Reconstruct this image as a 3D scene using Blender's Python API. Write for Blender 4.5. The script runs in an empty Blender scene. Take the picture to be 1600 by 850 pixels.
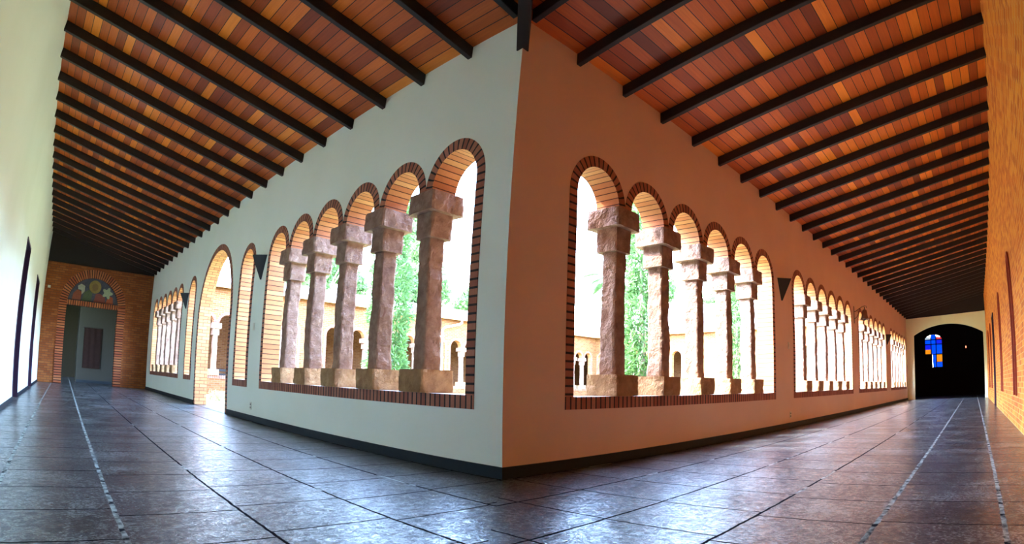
import bpy, bmesh, math, random
from mathutils import Vector, Matrix, noise
from mathutils.geometry import tessellate_polygon

SC = bpy.context.scene
COL = SC.collection
PI = math.pi

# ------------------------------------------------------------------ camera
# a phone's wide lens: its barrel curve is given as a fisheye polynomial (radians against mm on the sensor)
cd = bpy.data.cameras.new('camera')
cam = bpy.data.objects.new('camera', cd)
COL.objects.link(cam)
SC.camera = cam
cd.type = 'PANO'
cd.panorama_type = 'FISHEYE_LENS_POLYNOMIAL'
cd.sensor_width = 36.0
cd.fisheye_fov = PI * 1.9
for _i, _k in enumerate((0.0, -0.05020732814, -2.516986959e-06, 2.875113332e-06, 3.018058847e-08)):
    setattr(cd, 'fisheye_polynomial_k%d' % _i, _k)
cd.shift_x = -178.908 / 1600
cd.shift_y = 70.621 / 850
cd.clip_start = 0.02
cd.clip_end = 500
yaw, pitch, roll = math.radians(34.74333), math.radians(7.14795), math.radians(0.46748)
F = Vector((math.cos(yaw) * math.cos(pitch), math.sin(yaw) * math.cos(pitch), math.sin(pitch)))
Rt = Vector((math.sin(yaw), -math.cos(yaw), 0))
Up = Rt.cross(F)
R2 = Rt * math.cos(roll) + Up * math.sin(roll)
U2 = Up * math.cos(roll) - Rt * math.sin(roll)
cam.matrix_world = Matrix(((R2.x, U2.x, -F.x, -3.026), (R2.y, U2.y, -F.y, -3.260), (R2.z, U2.z, -F.z, 0.73), (0, 0, 0, 1)))

# ------------------------------------------------------------------ sky, sun, exposure
SUN_AZ, SUN_EL = 138.0, 52.0
w = bpy.data.worlds.new('sky')
SC.world = w
w.use_nodes = True
wn, wl = w.node_tree.nodes, w.node_tree.links
sky = wn.new('ShaderNodeTexSky')
sky.sky_type = 'NISHITA'
sky.sun_disc = False
sky.sun_elevation = math.radians(SUN_EL)
sky.sun_rotation = math.radians(90 - SUN_AZ)
sky.dust_density = 0.6
sky.air_density = 1.0
wn['Background'].inputs['Strength'].default_value = 1.15
wl.new(sky.outputs[0], wn['Background'].inputs['Color'])
sl = bpy.data.lights.new('sun', 'SUN')
sl.energy = 1.6
sl.angle = math.radians(3.0)
sl.color = (1.0, 0.96, 0.90)
so = bpy.data.objects.new('sun', sl)
COL.objects.link(so)
so.location = (-15, 15, 20)
sd = Vector((math.cos(math.radians(SUN_AZ)) * math.cos(math.radians(SUN_EL)), math.sin(math.radians(SUN_AZ)) * math.cos(math.radians(SUN_EL)), math.sin(math.radians(SUN_EL))))
so.rotation_euler = sd.to_track_quat('Z', 'Y').to_euler()

vs = SC.view_settings
vs.view_transform = 'Standard'
vs.look = 'None'
vs.gamma = 1.0
vs.use_curve_mapping = False
vs.exposure = 3.5
SC.cycles.use_denoising = True
SC.cycles.max_bounces = 10
SC.cycles.diffuse_bounces = 6
SC.cycles.sample_clamp_indirect = 12

# ------------------------------------------------------------------ sizes (metres, fitted to the photograph)
T = 0.28                      # thickness of the courtyard walls
W = 3.96                      # width of both galleries
LY, LX = 18.975, 25.608           # length of the white-walled gallery, of the peach-walled gallery
ZT = 4.04                     # ceiling boards
ZR = 3.905                     # underside of the rafters
RS, RO_L, RO_R = 0.802, 0.758, 0.788
SL = 0.227                    # rise of the lean-to roof per metre away from the courtyard
P, RI, RO, ZS = 0.893, 0.335, 0.446, 2.56   # bay pitch, arch radii, springing
Z0, Z1 = 0.531, 0.645         # underside and top of the brick sill

# ------------------------------------------------------------------ helpers
def link(name, me, parent=None, mats=()):
    o = bpy.data.objects.new(name, me)
    COL.objects.link(o)
    for m in mats:
        me.materials.append(m)
    if parent:
        o.parent = parent
    return o

def from_bm(name, bm, mats, parent=None, smooth=False):
    me = bpy.data.meshes.new(name)
    bm.to_mesh(me)
    bm.free()
    if smooth:
        for p_ in me.polygons:
            p_.use_smooth = True
    return link(name, me, parent, mats if isinstance(mats, (list, tuple)) else (mats,))

def tag(o, label=None, cat=None, group=None, kind=None):
    if label: o['label'] = label
    if cat: o['category'] = cat
    if group: o['group'] = group
    if kind: o['kind'] = kind
    return o

def thing(name, label, cat, loc=(0, 0, 0), rotz=0, group=None):
    o = bpy.data.objects.new(name, None)
    o.empty_display_size = 0.1
    COL.objects.link(o)
    o.location = loc
    o.rotation_euler = (0, 0, rotz)
    return tag(o, label, cat, group)

def copy_tree(o, parent=None):
    c = o.copy()
    COL.objects.link(c)
    c.parent = parent
    for ch in list(o.children):
        copy_tree(ch, c)
    return c

def add_box(bm, x0, x1, y0, y1, z0, z1, mi=0):
    v = [bm.verts.new(p_) for p_ in ((x0, y0, z0), (x1, y0, z0), (x1, y1, z0), (x0, y1, z0), (x0, y0, z1), (x1, y0, z1), (x1, y1, z1), (x0, y1, z1))]
    for f in ((3, 2, 1, 0), (4, 5, 6, 7), (0, 1, 5, 4), (1, 2, 6, 5), (2, 3, 7, 6), (3, 0, 4, 7)):
        bm.faces.new([v[i] for i in f]).material_index = mi

def box(name, x0, x1, y0, y1, z0, z1, mats, parent=None, bevel=0):
    bm = bmesh.new()
    add_box(bm, x0, x1, y0, y1, z0, z1)
    if bevel:
        bmesh.ops.bevel(bm, geom=bm.edges[:], offset=bevel, segments=2, affect='EDGES', profile=0.6)
    return from_bm(name, bm, mats, parent)

def tube(bm, pts, rad, n=8, caps=True):
    pts = [Vector(p_) for p_ in pts]
    rad = rad if isinstance(rad, (list, tuple)) else [rad] * len(pts)
    rings = []
    for i, p_ in enumerate(pts):
        d = (pts[min(i + 1, len(pts) - 1)] - pts[max(i - 1, 0)]).normalized()
        a = d.orthogonal().normalized() if i == 0 else (a - d * a.dot(d)).normalized()
        b = d.cross(a)
        rings.append([bm.verts.new(p_ + (a * math.cos(2 * PI * k / n) + b * math.sin(2 * PI * k / n)) * rad[i]) for k in range(n)])
    for r0, r1 in zip(rings, rings[1:]):
        for k in range(n):
            bm.faces.new((r0[k], r0[(k + 1) % n], r1[(k + 1) % n], r1[k]))
    if caps:
        bm.faces.new(rings[0][::-1]); bm.faces.new(rings[-1])

def lathe(bm, prof, n=24, loc=(0, 0, 0)):
    rings = []
    for r, z in prof:
        rings.append([bm.verts.new((loc[0] + max(r, 1e-4) * math.cos(2 * PI * k / n), loc[1] + max(r, 1e-4) * math.sin(2 * PI * k / n), loc[2] + z)) for k in range(n)])
    for r0, r1 in zip(rings, rings[1:]):
        for k in range(n):
            bm.faces.new((r0[k], r0[(k + 1) % n], r1[(k + 1) % n], r1[k]))

def frame(axis, o=(0, 0, 0)):
    """maps (along, into the wall, up) to the world: 'L' runs along y, 'R' runs along x"""
    if axis == 'L':
        return lambda u, d, z: Vector((o[0] + d, o[1] + u, o[2] + z))
    return lambda u, d, z: Vector((o[0] + u, o[1] + d, o[2] + z))

def plate(name, fr, outline, holes, t, mats, rim=1, back=1, parent=None, d0=0.0):
    """a wall with arched openings: front, back, rims of openings and of the outline"""
    bm = bmesh.new()
    loops = [outline] + holes
    polys = [[Vector((a, b, 0)) for a, b in l] for l in loops]
    tris = tessellate_polygon(polys)
    flat = [p_ for l in loops for p_ in l]
    fv = [bm.verts.new(fr(a, d0, b)) for a, b in flat]
    bv = [bm.verts.new(fr(a, d0 + t, b)) for a, b in flat]
    for tr in tris:
        try:
            bm.faces.new([fv[i] for i in tr]).material_index = 0
            bm.faces.new([bv[i] for i in reversed(tr)]).material_index = back
        except ValueError:
            pass
    k = 0
    for li, l in enumerate(loops):
        n = len(l)
        for i in range(n):
            j = (i + 1) % n
            bm.faces.new((fv[k + i], fv[k + j], bv[k + j], bv[k + i])).material_index = rim if li else 0
        k += n
    bmesh.ops.recalc_face_normals(bm, faces=bm.faces[:])
    return from_bm(name, bm, mats, parent)

def arcs(c0, n, r, seg=20, spring=ZS, pitch=P):
    """points from the right springing of the last arch leftwards to the first"""
    out = []
    for k in reversed(range(n)):
        c = c0 + pitch * k
        for i in range(seg + 1):
            a = PI * i / seg
            out.append((c + r * math.cos(a), spring + r * math.sin(a)))
    return out

def hole(c0, n, r=RO, zb=Z0, spring=ZS, seg=20):
    return [(c0 - r, zb), (c0 + P * (n - 1) + r, zb)] + arcs(c0, n, r, seg, spring)

def surround(name, fr, c0, n, mats, parent, ri=RI, ro=RO, spring=ZS, zb=Z1, t=T, seg=24, proud=0.006):
    """brick jambs and arches: front and back border plus the lining; uv = (metres along the course line, metres across)"""
    bm = bmesh.new()
    uvl = bm.loops.layers.uv.new('uv')
    rm = (ri + ro) / 2
    strips = []
    strips.append([((c0 - ri, z), (c0 - ro, z), z) for z in (zb, spring)])
    for k in range(n):
        c = c0 + P * k
        strips.append([((c + ri * math.cos(a), spring + ri * math.sin(a)), (c + ro * math.cos(a), spring + ro * math.sin(a)), spring + rm * (PI - a))
                       for a in [PI - PI * i / seg for i in range(seg + 1)]])
    c = c0 + P * (n - 1)
    strips.append([((c + ri, z), (c + ro, z), z) for z in (zb, spring)])
    ins, d0, d1 = 0, -proud, t + proud
    def face(pts, uvs, mi):
        f = bm.faces.new([bm.verts.new(p_) for p_ in pts])
        f.material_index = mi
        for lp, uv in zip(f.loops, uvs):
            lp[uvl].uv = uv
    for s in strips:
        for (i0, o0, s0), (i1, o1, s1) in zip(s, s[1:]):
            wd = ro - ri
            face([fr(i0[0], d0, i0[1]), fr(o0[0], d0, o0[1]), fr(o1[0], d0, o1[1]), fr(i1[0], d0, i1[1])], [(s0, 0), (s0, wd), (s1, wd), (s1, 0)], 0)
            face([fr(i0[0], d1, i0[1]), fr(o0[0], d1, o0[1]), fr(o1[0], d1, o1[1]), fr(i1[0], d1, i1[1])], [(s0, 0), (s0, wd), (s1, wd), (s1, 0)], 0)
            face([fr(i0[0], d0, i0[1]), fr(i1[0], d0, i1[1]), fr(i1[0], d1, i1[1]), fr(i0[0], d1, i0[1])], [(s0, 0), (s1, 0), (s1, t), (s0, t)], 1)
            face([fr(o0[0], d0, o0[1]), fr(o1[0], d0, o1[1]), fr(o1[0], 0.02, o1[1]), fr(o0[0], 0.02, o0[1])], [(s0, 0), (s1, 0), (s1, .02), (s0, .02)], 0)
    for s in strips[1:-1]:
        for (i0, o0, s0) in (s[0], s[-1]):
            face([fr(i0[0], d0, i0[1]), fr(o0[0], d0, o0[1]), fr(o0[0], d1, o0[1]), fr(i0[0], d1, i0[1])], [(0, 0), (.1, 0), (.1, t), (0, t)], 1)
    bmesh.ops.remove_doubles(bm, verts=bm.verts[:], dist=1e-5)
    bmesh.ops.recalc_face_normals(bm, faces=bm.faces[:])
    return from_bm(name, bm, mats, parent)

def sill(name, fr, u0, u1, mats, parent, t=T, z0=Z0, z1=Z1, proud=0.006):
    bm = bmesh.new()
    uvl = bm.loops.layers.uv.new('uv')
    def face(pts, uvs, mi):
        f = bm.faces.new([bm.verts.new(p_) for p_ in pts]); f.material_index = mi
        for lp, uv in zip(f.loops, uvs): lp[uvl].uv = uv
    for d in (-proud, t + proud):
        face([fr(u0, d, z0), fr(u1, d, z0), fr(u1, d, z1), fr(u0, d, z1)], [(u0, 0), (u1, 0), (u1, .1), (u0, .1)], 0)
    face([fr(u0, -proud, z1), fr(u1, -proud, z1), fr(u1, t + proud, z1), fr(u0, t + proud, z1)], [(u0, 0), (u1, 0), (u1, t), (u0, t)], 1)
    face([fr(u0, -proud, z0), fr(u1, -proud, z0), fr(u1, t + proud, z0), fr(u0, t + proud, z0)], [(u0, 0), (u1, 0), (u1, t), (u0, t)], 0)
    for u in (u0, u1):
        face([fr(u, -proud, z0), fr(u, t + proud, z0), fr(u, t + proud, z1), fr(u, -proud, z1)], [(u, 0), (u, 0), (u, .1), (u, .1)], 0)
    bmesh.ops.remove_doubles(bm, verts=bm.verts[:], dist=1e-5)
    bmesh.ops.recalc_face_normals(bm, faces=bm.faces[:])
    return from_bm(name, bm, mats, parent)

# ------------------------------------------------------------------ materials
class NT:
    def __init__(s, name, rough=0.8, spec=0.3):
        s.m = bpy.data.materials.new(name)
        s.m.use_nodes = True
        s.n, s.l = s.m.node_tree.nodes, s.m.node_tree.links
        s.b = s.n['Principled BSDF']
        s.b.inputs['Roughness'].default_value = rough
        s.b.inputs['Specular IOR Level'].default_value = spec
    def put(s, sock, v):
        if hasattr(v, 'links') or isinstance(v, bpy.types.NodeSocket): s.l.new(v, sock)
        else: sock.default_value = v
    def math(s, op, a, b=None, c=None, clamp=False):
        n = s.n.new('ShaderNodeMath'); n.operation = op; n.use_clamp = clamp
        for i, v in enumerate((a, b, c)):
            if v is not None: s.put(n.inputs[i], v)
        return n.outputs[0]
    def mix(s, f, a, b):
        n = s.n.new('ShaderNodeMix'); n.data_type = 'RGBA'
        s.put(n.inputs['Factor'], f)
        s.put(n.inputs[6], (*a, 1) if isinstance(a, tuple) else a)
        s.put(n.inputs[7], (*b, 1) if isinstance(b, tuple) else b)
        return n.outputs[2]
    def pos(s):
        return s.n.new('ShaderNodeNewGeometry').outputs['Position']
    def objc(s):
        return s.n.new('ShaderNodeTexCoord').outputs['Object']
    def uv(s):
        return s.n.new('ShaderNodeTexCoord').outputs['UV']
    def sep(s, v):
        n = s.n.new('ShaderNodeSeparateXYZ'); s.l.new(v, n.inputs[0]); return n.outputs
    def comb(s, x, y, z=0.0):
        n = s.n.new('ShaderNodeCombineXYZ')
        for i, v in enumerate((x, y, z)): s.put(n.inputs[i], v)
        return n.outputs[0]
    def noise(s, v, scale, detail=4, rough=0.55, col=False):
        n = s.n.new('ShaderNodeTexNoise'); n.inputs['Scale'].default_value = scale; n.inputs['Detail'].default_value = detail
        n.inputs['Roughness'].default_value = rough; s.l.new(v, n.inputs['Vector']); return n.outputs[1 if col else 0]
    def scale(s, v, sx, sy, sz):
        n = s.n.new('ShaderNodeMapping'); n.inputs['Scale'].default_value = (sx, sy, sz); s.l.new(v, n.inputs['Vector']); return n.outputs[0]
    def white(s, v):
        n = s.n.new('ShaderNodeTexWhiteNoise'); n.noise_dimensions = '3D'; s.l.new(v, n.inputs['Vector']); return n.outputs[0]
    def ramp(s, f, stops):
        n = s.n.new('ShaderNodeValToRGB'); s.l.new(f, n.inputs[0]); e = n.color_ramp.elements
        while len(e) < len(stops): e.new(0.5)
        for el, (p_, c) in zip(e, stops): el.position = p_; el.color = (*c, 1)
        return n.outputs[0]
    def bump(s, h, strength=0.3, dist=0.01):
        n = s.n.new('ShaderNodeBump'); n.inputs['Strength'].default_value = strength; n.inputs['Distance'].default_value = dist
        s.l.new(h, n.inputs['Height']); s.l.new(n.outputs[0], s.b.inputs['Normal']); return n
    def col(s, v):
        s.put(s.b.inputs['Base Color'], (*v, 1) if isinstance(v, tuple) else v)

def m_plain(name, c, rough=0.7, spec=0.3, metal=0.0, nz=0.0, scale=20):
    t = NT(name, rough, spec)
    t.b.inputs['Metallic'].default_value = metal
    if nz:
        f = t.noise(t.objc(), scale)
        t.col(t.mix(f, tuple(x * (1 - nz) for x in c), tuple(min(1, x * (1 + nz)) for x in c)))
        t.bump(f, 0.25, 0.004)
    else:
        t.col(c)
    return t.m

def m_plaster(name, c, c2):
    t = NT(name, 0.75, 0.2)
    p_ = t.pos()
    big = t.noise(p_, 0.9, 5)
    fine = t.noise(p_, 26, 6, 0.65)
    spots = t.noise(p_, 7, 3)
    c1 = t.mix(t.ramp(big, [(0.3, (0, 0, 0)), (0.7, (1, 1, 1))]), c, c2)
    dirt = t.math('GREATER_THAN', spots, 0.76)
    t.col(t.mix(t.math('MULTIPLY', dirt, 0.25), c1, tuple(x * 0.6 for x in c)))
    t.bump(t.math('ADD', fine, t.math('MULTIPLY', big, 2.0)), 0.18, 0.006)
    return t.m

def m_course(name, tones, mortar, row=0.072, joint=0.16, across=None, rough=0.75):
    """bricks counted along the uv's first axis, dark joints between"""
    t = NT(name, rough, 0.25)
    u = t.sep(t.uv())
    r = t.math('DIVIDE', u[0], row)
    k = t.math('FLOOR', r)
    fr_ = t.math('FRACT', r)
    j = t.math('LESS_THAN', fr_, joint)
    cell = k
    j2 = j
    xx = 0.0
    if across:
        par = t.math('FLOORED_MODULO', k, 2.0)
        q = t.math('ADD', t.math('DIVIDE', u[1], across), t.math('MULTIPLY', par, 0.5))
        xx = t.math('FLOOR', q)
        j2 = t.math('MAXIMUM', j, t.math('LESS_THAN', t.math('FRACT', q), 0.05))
    p_ = t.pos()
    rnd = t.white(t.comb(cell, xx, t.math('FLOOR', t.math('DIVIDE', t.sep(p_)[0], 0.9))))
    n_ = t.noise(p_, 35, 4)
    c = t.ramp(rnd, [(0.0, tones[0]), (0.5, tones[1]), (1.0, tones[2])])
    c = t.mix(t.math('MULTIPLY', n_, 0.35), c, tuple(x * 0.55 for x in tones[0]))
    t.col(t.mix(j2, c, mortar))
    t.bump(t.math('ADD', t.math('MULTIPLY', j2, -1.0), t.math('MULTIPLY', n_, 0.4)), 0.8, 0.008)
    return t.m

def m_brick(name, tones, mortar, axis, bw=0.22, bh=0.075, mort=0.012, rough=0.8):
    """running bond on a wall whose long side runs along axis 0 (x) or 1 (y)"""
    t = NT(name, rough, 0.25)
    p_ = t.pos()
    s_ = t.sep(p_)
    a = s_[axis]
    r = t.math('DIVIDE', s_[2], bh); k = t.math('FLOOR', r)
    q = t.math('ADD', t.math('DIVIDE', a, bw), t.math('MULTIPLY', t.math('FLOORED_MODULO', k, 2.0), 0.5)); kx = t.math('FLOOR', q)
    wob = t.math('MULTIPLY', t.math('SUBTRACT', t.noise(p_, 14, 3), 0.5), 0.12)
    j = t.math('MAXIMUM', t.math('LESS_THAN', t.math('ADD', t.math('FRACT', r), wob), mort / bh), t.math('LESS_THAN', t.math('FRACT', q), mort / bw))
    rnd = t.white(t.comb(kx, k, 3.0))
    n_ = t.noise(p_, 22, 5, 0.65)
    c = t.ramp(rnd, [(0.0, tones[0]), (0.45, tones[1]), (1.0, tones[2])])
    c = t.mix(t.math('MULTIPLY', n_, 0.4), c, tuple(x * 0.6 for x in tones[0]))
    t.col(t.mix(j, c, mortar))
    t.bump(t.math('ADD', t.math('MULTIPLY', j, -1.0), t.math('MULTIPLY', n_, 0.6)), 0.6, 0.01)
    return t.m

def m_floor():
    t = NT('slate floor', 0.3, 0.6)
    p_ = t.pos()
    s_ = t.sep(p_)
    isr = t.math('GREATER_THAN', s_[0], s_[1])
    def sel(a, b):      # a in the white-walled gallery, b in the other
        return t.math('ADD', t.math('MULTIPLY', a, t.math('SUBTRACT', 1.0, isr)), t.math('MULTIPLY', b, isr))
    warp = t.math('MULTIPLY', t.math('SUBTRACT', t.noise(p_, 9.0, 4), 0.5), 0.024)
    v = t.math('ADD', t.math('MULTIPLY', sel(s_[0], s_[1]), -1.0), warp)
    u = t.math('ADD', sel(s_[1], s_[0]), warp)
    rv = t.math('DIVIDE', t.math('SUBTRACT', v, 0.04), 0.68)
    kv = t.math('FLOOR', rv); fv = t.math('FRACT', rv)
    ru = t.math('ADD', t.math('DIVIDE', t.math('SUBTRACT', u, 0.10), 0.605), t.math('MULTIPLY', t.white(t.comb(kv, isr, 1.0)), 0.35))
    ku = t.math('FLOOR', ru); fu = t.math('FRACT', ru)
    far = t.math('GREATER_THAN', v, 2.4)
    wl_ = t.math('ADD', 0.026, t.math('MULTIPLY', far, 0.016))
    jl = t.math('LESS_THAN', t.math('MINIMUM', fv, t.math('SUBTRACT', 1.0, fv)), t.math('MULTIPLY', wl_, 0.5))
    jc = t.math('LESS_THAN', t.math('MINIMUM', fu, t.math('SUBTRACT', 1.0, fu)), 0.012)
    nj = t.noise(p_, 1.3, 2)
    cell = t.white(t.comb(ku, kv, isr))
    # cleft slate: flakes, layers and worn patches
    wv = t.n.new('ShaderNodeVectorMath'); wv.operation = 'MULTIPLY_ADD'
    t.l.new(t.noise(p_, 5, 3, 0.5, True), wv.inputs[0]); wv.inputs[1].default_value = (0.12, 0.12, 0.12); t.l.new(p_, wv.inputs[2])
    q_ = wv.outputs[0]
    n1 = t.noise(q_, 17, 9, 0.72)
    n2 = t.noise(q_, 48, 6, 0.70)
    n3 = t.noise(p_, 1.6, 5)
    base = t.ramp(n1, [(0.38, (0.006, 0.009, 0.013)), (0.52, (0.024, 0.030, 0.038)), (0.66, (0.11, 0.125, 0.135))])
    base = t.mix(t.math('MULTIPLY', cell, 0.4), base, (0.035, 0.036, 0.040))
    sc_ = t.math('ADD', n2, t.math('MULTIPLY', n3, 0.55))
    scuff = t.math('MULTIPLY', t.math('SUBTRACT', t.math('ADD', sc_, t.math('MULTIPLY', n1, 0.5)), 1.055), 11.0, clamp=True)
    base = t.mix(t.math('MULTIPLY', scuff, 0.6), base, (0.30, 0.34, 0.33))
    light = t.math('MULTIPLY', t.math('MAXIMUM', far, t.math('GREATER_THAN', nj, 0.60)), jl)
    lam = t.math('MULTIPLY', light, t.math('MULTIPLY', t.math('SUBTRACT', t.noise(p_, 12, 4), 0.38), 5.0, clamp=True))
    jcol = t.mix(lam, (0.014, 0.015, 0.020), (0.34, 0.38, 0.35))
    j = t.math('MAXIMUM', jl, jc)
    t.col(t.mix(j, base, jcol))
    t.put(t.b.inputs['Roughness'], t.math('ADD', 0.22, t.math('MULTIPLY', n2, 0.26)))
    t.put(t.b.inputs['Specular IOR Level'], t.math('MULTIPLY', t.math('SUBTRACT', 1.0, j), 0.08))
    h = t.math('ADD', t.math('ADD', n1, t.math('MULTIPLY', n2, 0.45)), t.math('ADD', t.math('MULTIPLY', j, -0.6), t.math('MULTIPLY', cell, 0.3)))
    b_ = t.bump(h, 0.55, 0.022)
    fine = t.noise(t.scale(q_, 1, 1, 1), 75, 5, 0.75)
    flake = t.math('MULTIPLY', t.math('SUBTRACT', t.math('ADD', t.math('MULTIPLY', n1, 0.45), t.math('MULTIPLY', fine, 0.55)), 0.44), 7.0, clamp=True)
    t.put(t.b.inputs['Coat Weight'], t.math('MULTIPLY', t.math('SUBTRACT', 1.0, j), t.math('ADD', 0.12, t.math('MULTIPLY', flake, 0.88))))
    t.b.inputs['Coat IOR'].default_value = 1.70
    t.put(t.b.inputs['Coat Roughness'], t.math('ADD', 0.04, t.math('MULTIPLY', n2, 0.16)))
    b2 = t.n.new('ShaderNodeBump'); b2.inputs['Strength'].default_value = 1.0; b2.inputs['Distance'].default_value = 0.0027
    h2 = t.math('ADD', t.math('ADD', t.math('MULTIPLY', t.noise(q_, 42, 4, 0.65), 1.5), t.math('MULTIPLY', t.noise(q_, 11, 3, 0.5), 1.3)), t.math('MULTIPLY', cell, 0.6))
    t.l.new(h2, b2.inputs['Height']); t.l.new(b2.outputs[0], t.b.inputs['Coat Normal'])
    return t.m

def m_boards():
    t = NT('stained ceiling boards', 0.42, 0.4)
    p_ = t.pos(); s_ = t.sep(p_)
    isr = t.math('GREATER_THAN', s_[0], s_[1])
    inv = t.math('SUBTRACT', 1.0, isr)
    v = t.math('ADD', t.math('MULTIPLY', s_[0], inv), t.math('MULTIPLY', s_[1], isr))
    u = t.math('ADD', t.math('MULTIPLY', s_[1], inv), t.math('MULTIPLY', s_[0], isr))
    r = t.math('DIVIDE', v, 0.128); k = t.math('FLOOR', r); f = t.math('FRACT', r)
    ku = t.math('FLOOR', t.math('ADD', t.math('DIVIDE', u, RS), t.math('ADD', 0.049, t.math('MULTIPLY', isr, -0.06))))
    rnd = t.white(t.comb(k, ku, isr))
    board = t.white(t.comb(k, t.math('FLOOR', t.math('DIVIDE', ku, 3.0)), 7.0))
    g = t.noise(t.comb(t.math('MULTIPLY', v, 30.0), t.math('MULTIPLY', u, 1.6), rnd), 1.6, 5, 0.6)
    q = t.math('ADD', t.math('ADD', t.math('MULTIPLY', rnd, 0.45), t.math('MULTIPLY', board, 0.35)), t.math('MULTIPLY', g, 0.25))
    c = t.ramp(q, [(0.15, (0.20, 0.034, 0.012)), (0.42, (0.42, 0.075, 0.014)), (0.66, (0.70, 0.150, 0.018)), (0.88, (0.95, 0.29, 0.03))])
    j = t.math('LESS_THAN', f, 0.07)
    t.col(t.mix(j, c, (0.03, 0.012, 0.008)))
    t.bump(t.math('ADD', t.math('MULTIPLY', j, -1.0), t.math('MULTIPLY', g, 0.3)), 0.5, 0.006)
    return t.m

def m_stone(name, a, b):
    t = NT(name, 0.9, 0.15)
    p_ = t.objc()
    n1 = t.noise(p_, 9, 6, 0.6); n2 = t.noise(p_, 45, 6, 0.7)
    t.col(t.mix(t.ramp(n1, [(0.3, (0, 0, 0)), (0.7, (1, 1, 1))]), a, b))
    t.bump(t.math('ADD', n1, t.math('MULTIPLY', n2, 0.9)), 1.0, 0.022)
    return t.m

M_WHITE = m_plaster('white wall paint', (0.80, 0.84, 0.735), (0.84, 0.875, 0.78))
M_BOUNCE_WHITE = m_plaster('white wall paint with warm bounce', (0.70, 0.50, 0.37), (0.75, 0.55, 0.42))  # orange bounce from the brick wall is painted into this white wall's colour
M_CREAM = m_plaster('cream wall paint', (0.84, 0.86, 0.54), (0.88, 0.90, 0.60))
M_FLOOR = m_floor()
M_BOARD = m_boards()
M_BEAM = m_plain('dark stained timber', (0.022, 0.016, 0.014), 0.5, 0.35, 0, 0.3, 12)
M_BASE = m_plain('dark slate skirting', (0.009, 0.014, 0.021), 0.6, 0.2, 0, 0.25, 18)
TB = [(0.34, 0.11, 0.07), (0.44, 0.16, 0.10), (0.52, 0.22, 0.14)]
M_BORD = m_course('red brick voussoirs', TB, (0.030, 0.022, 0.022), 0.073, 0.27)  # joint colour darkened for the shadow in the recessed mortar
TL = [(0.52, 0.19, 0.075), (0.60, 0.26, 0.10), (0.66, 0.34, 0.14)]
M_LINE = m_course('brick lining', TL, (0.10, 0.035, 0.022), 0.076, 0.15)
M_LINE2 = m_course('bonded brick lining', TL, (0.16, 0.07, 0.04), 0.076, 0.13, 0.21)
M_SILLT = m_plain('cement sill top', (0.72, 0.64, 0.56), 0.8, 0.2, 0, 0.1, 15)
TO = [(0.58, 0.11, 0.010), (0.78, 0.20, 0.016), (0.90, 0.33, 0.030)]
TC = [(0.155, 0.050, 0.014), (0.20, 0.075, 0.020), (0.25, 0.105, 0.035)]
M_BR_R = m_brick('orange brick of the long wall', TO, (0.74, 0.36, 0.11), 0, 0.24, 0.078, 0.010)
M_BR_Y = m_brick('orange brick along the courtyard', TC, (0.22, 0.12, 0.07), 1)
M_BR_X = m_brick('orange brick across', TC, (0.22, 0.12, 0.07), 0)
M_BR_END = m_brick('orange brick of the end wall', [(0.28, 0.070, 0.018), (0.34, 0.095, 0.022), (0.42, 0.14, 0.035)], (0.15, 0.06, 0.03), 0)
M_STONE = m_stone('rough pink sandstone', (0.26, 0.145, 0.105), (0.46, 0.30, 0.22))
M_STONE_B = m_stone('ochre sandstone of the base blocks', (0.34, 0.175, 0.085), (0.56, 0.34, 0.17))
M_BLACK = m_plain('black painted metal', (0.012, 0.012, 0.014), 0.5, 0.4)
M_IRON = m_plain('brown wrought iron', (0.05, 0.028, 0.025), 0.55, 0.4, 0.5, 0.2, 30)
M_BRONZE = m_plain('dull bronze', (0.16, 0.075, 0.045), 0.45, 0.5, 0.6, 0.2, 20)
M_IVORY = m_plain('ivory plastic', (0.66, 0.64, 0.52), 0.4, 0.4)
M_DARKW = m_plain('dark purple brown door paint', (0.045, 0.022, 0.055), 0.45, 0.4, 0, 0.2, 14)
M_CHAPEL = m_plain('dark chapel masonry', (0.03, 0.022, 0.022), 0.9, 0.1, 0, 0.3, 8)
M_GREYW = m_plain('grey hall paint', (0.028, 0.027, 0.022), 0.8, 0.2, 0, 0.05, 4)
M_TILE = m_plain('pale roof tiles', (0.36, 0.30, 0.27), 0.8, 0.2, 0, 0.15, 6)
M_EAVE = m_plain('eave board', (0.45, 0.24, 0.10), 0.7, 0.2, 0, 0.15, 10)
M_PIPE = m_plain('white painted pipe', (0.85, 0.82, 0.74), 0.5, 0.3)
M_GRASS = m_plain('dry courtyard grass', (0.30, 0.29, 0.12), 0.95, 0.1, 0, 0.3, 5)

# ------------------------------------------------------------------ floor, ceiling, roofs
def poly_slab(name, pts, z0, z1, mats, kind='structure'):
    bm = bmesh.new()
    a = [bm.verts.new((x, y, z0)) for x, y in pts]; b = [bm.verts.new((x, y, z1)) for x, y in pts]
    n = len(pts)
    for i in range(n):
        bm.faces.new((a[i], a[(i + 1) % n], b[(i + 1) % n], b[i]))
    bm.faces.new(a[::-1]); bm.faces.new(b)
    bmesh.ops.recalc_face_normals(bm, faces=bm.faces[:])
    return tag(from_bm(name, bm, mats), kind=kind)

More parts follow.
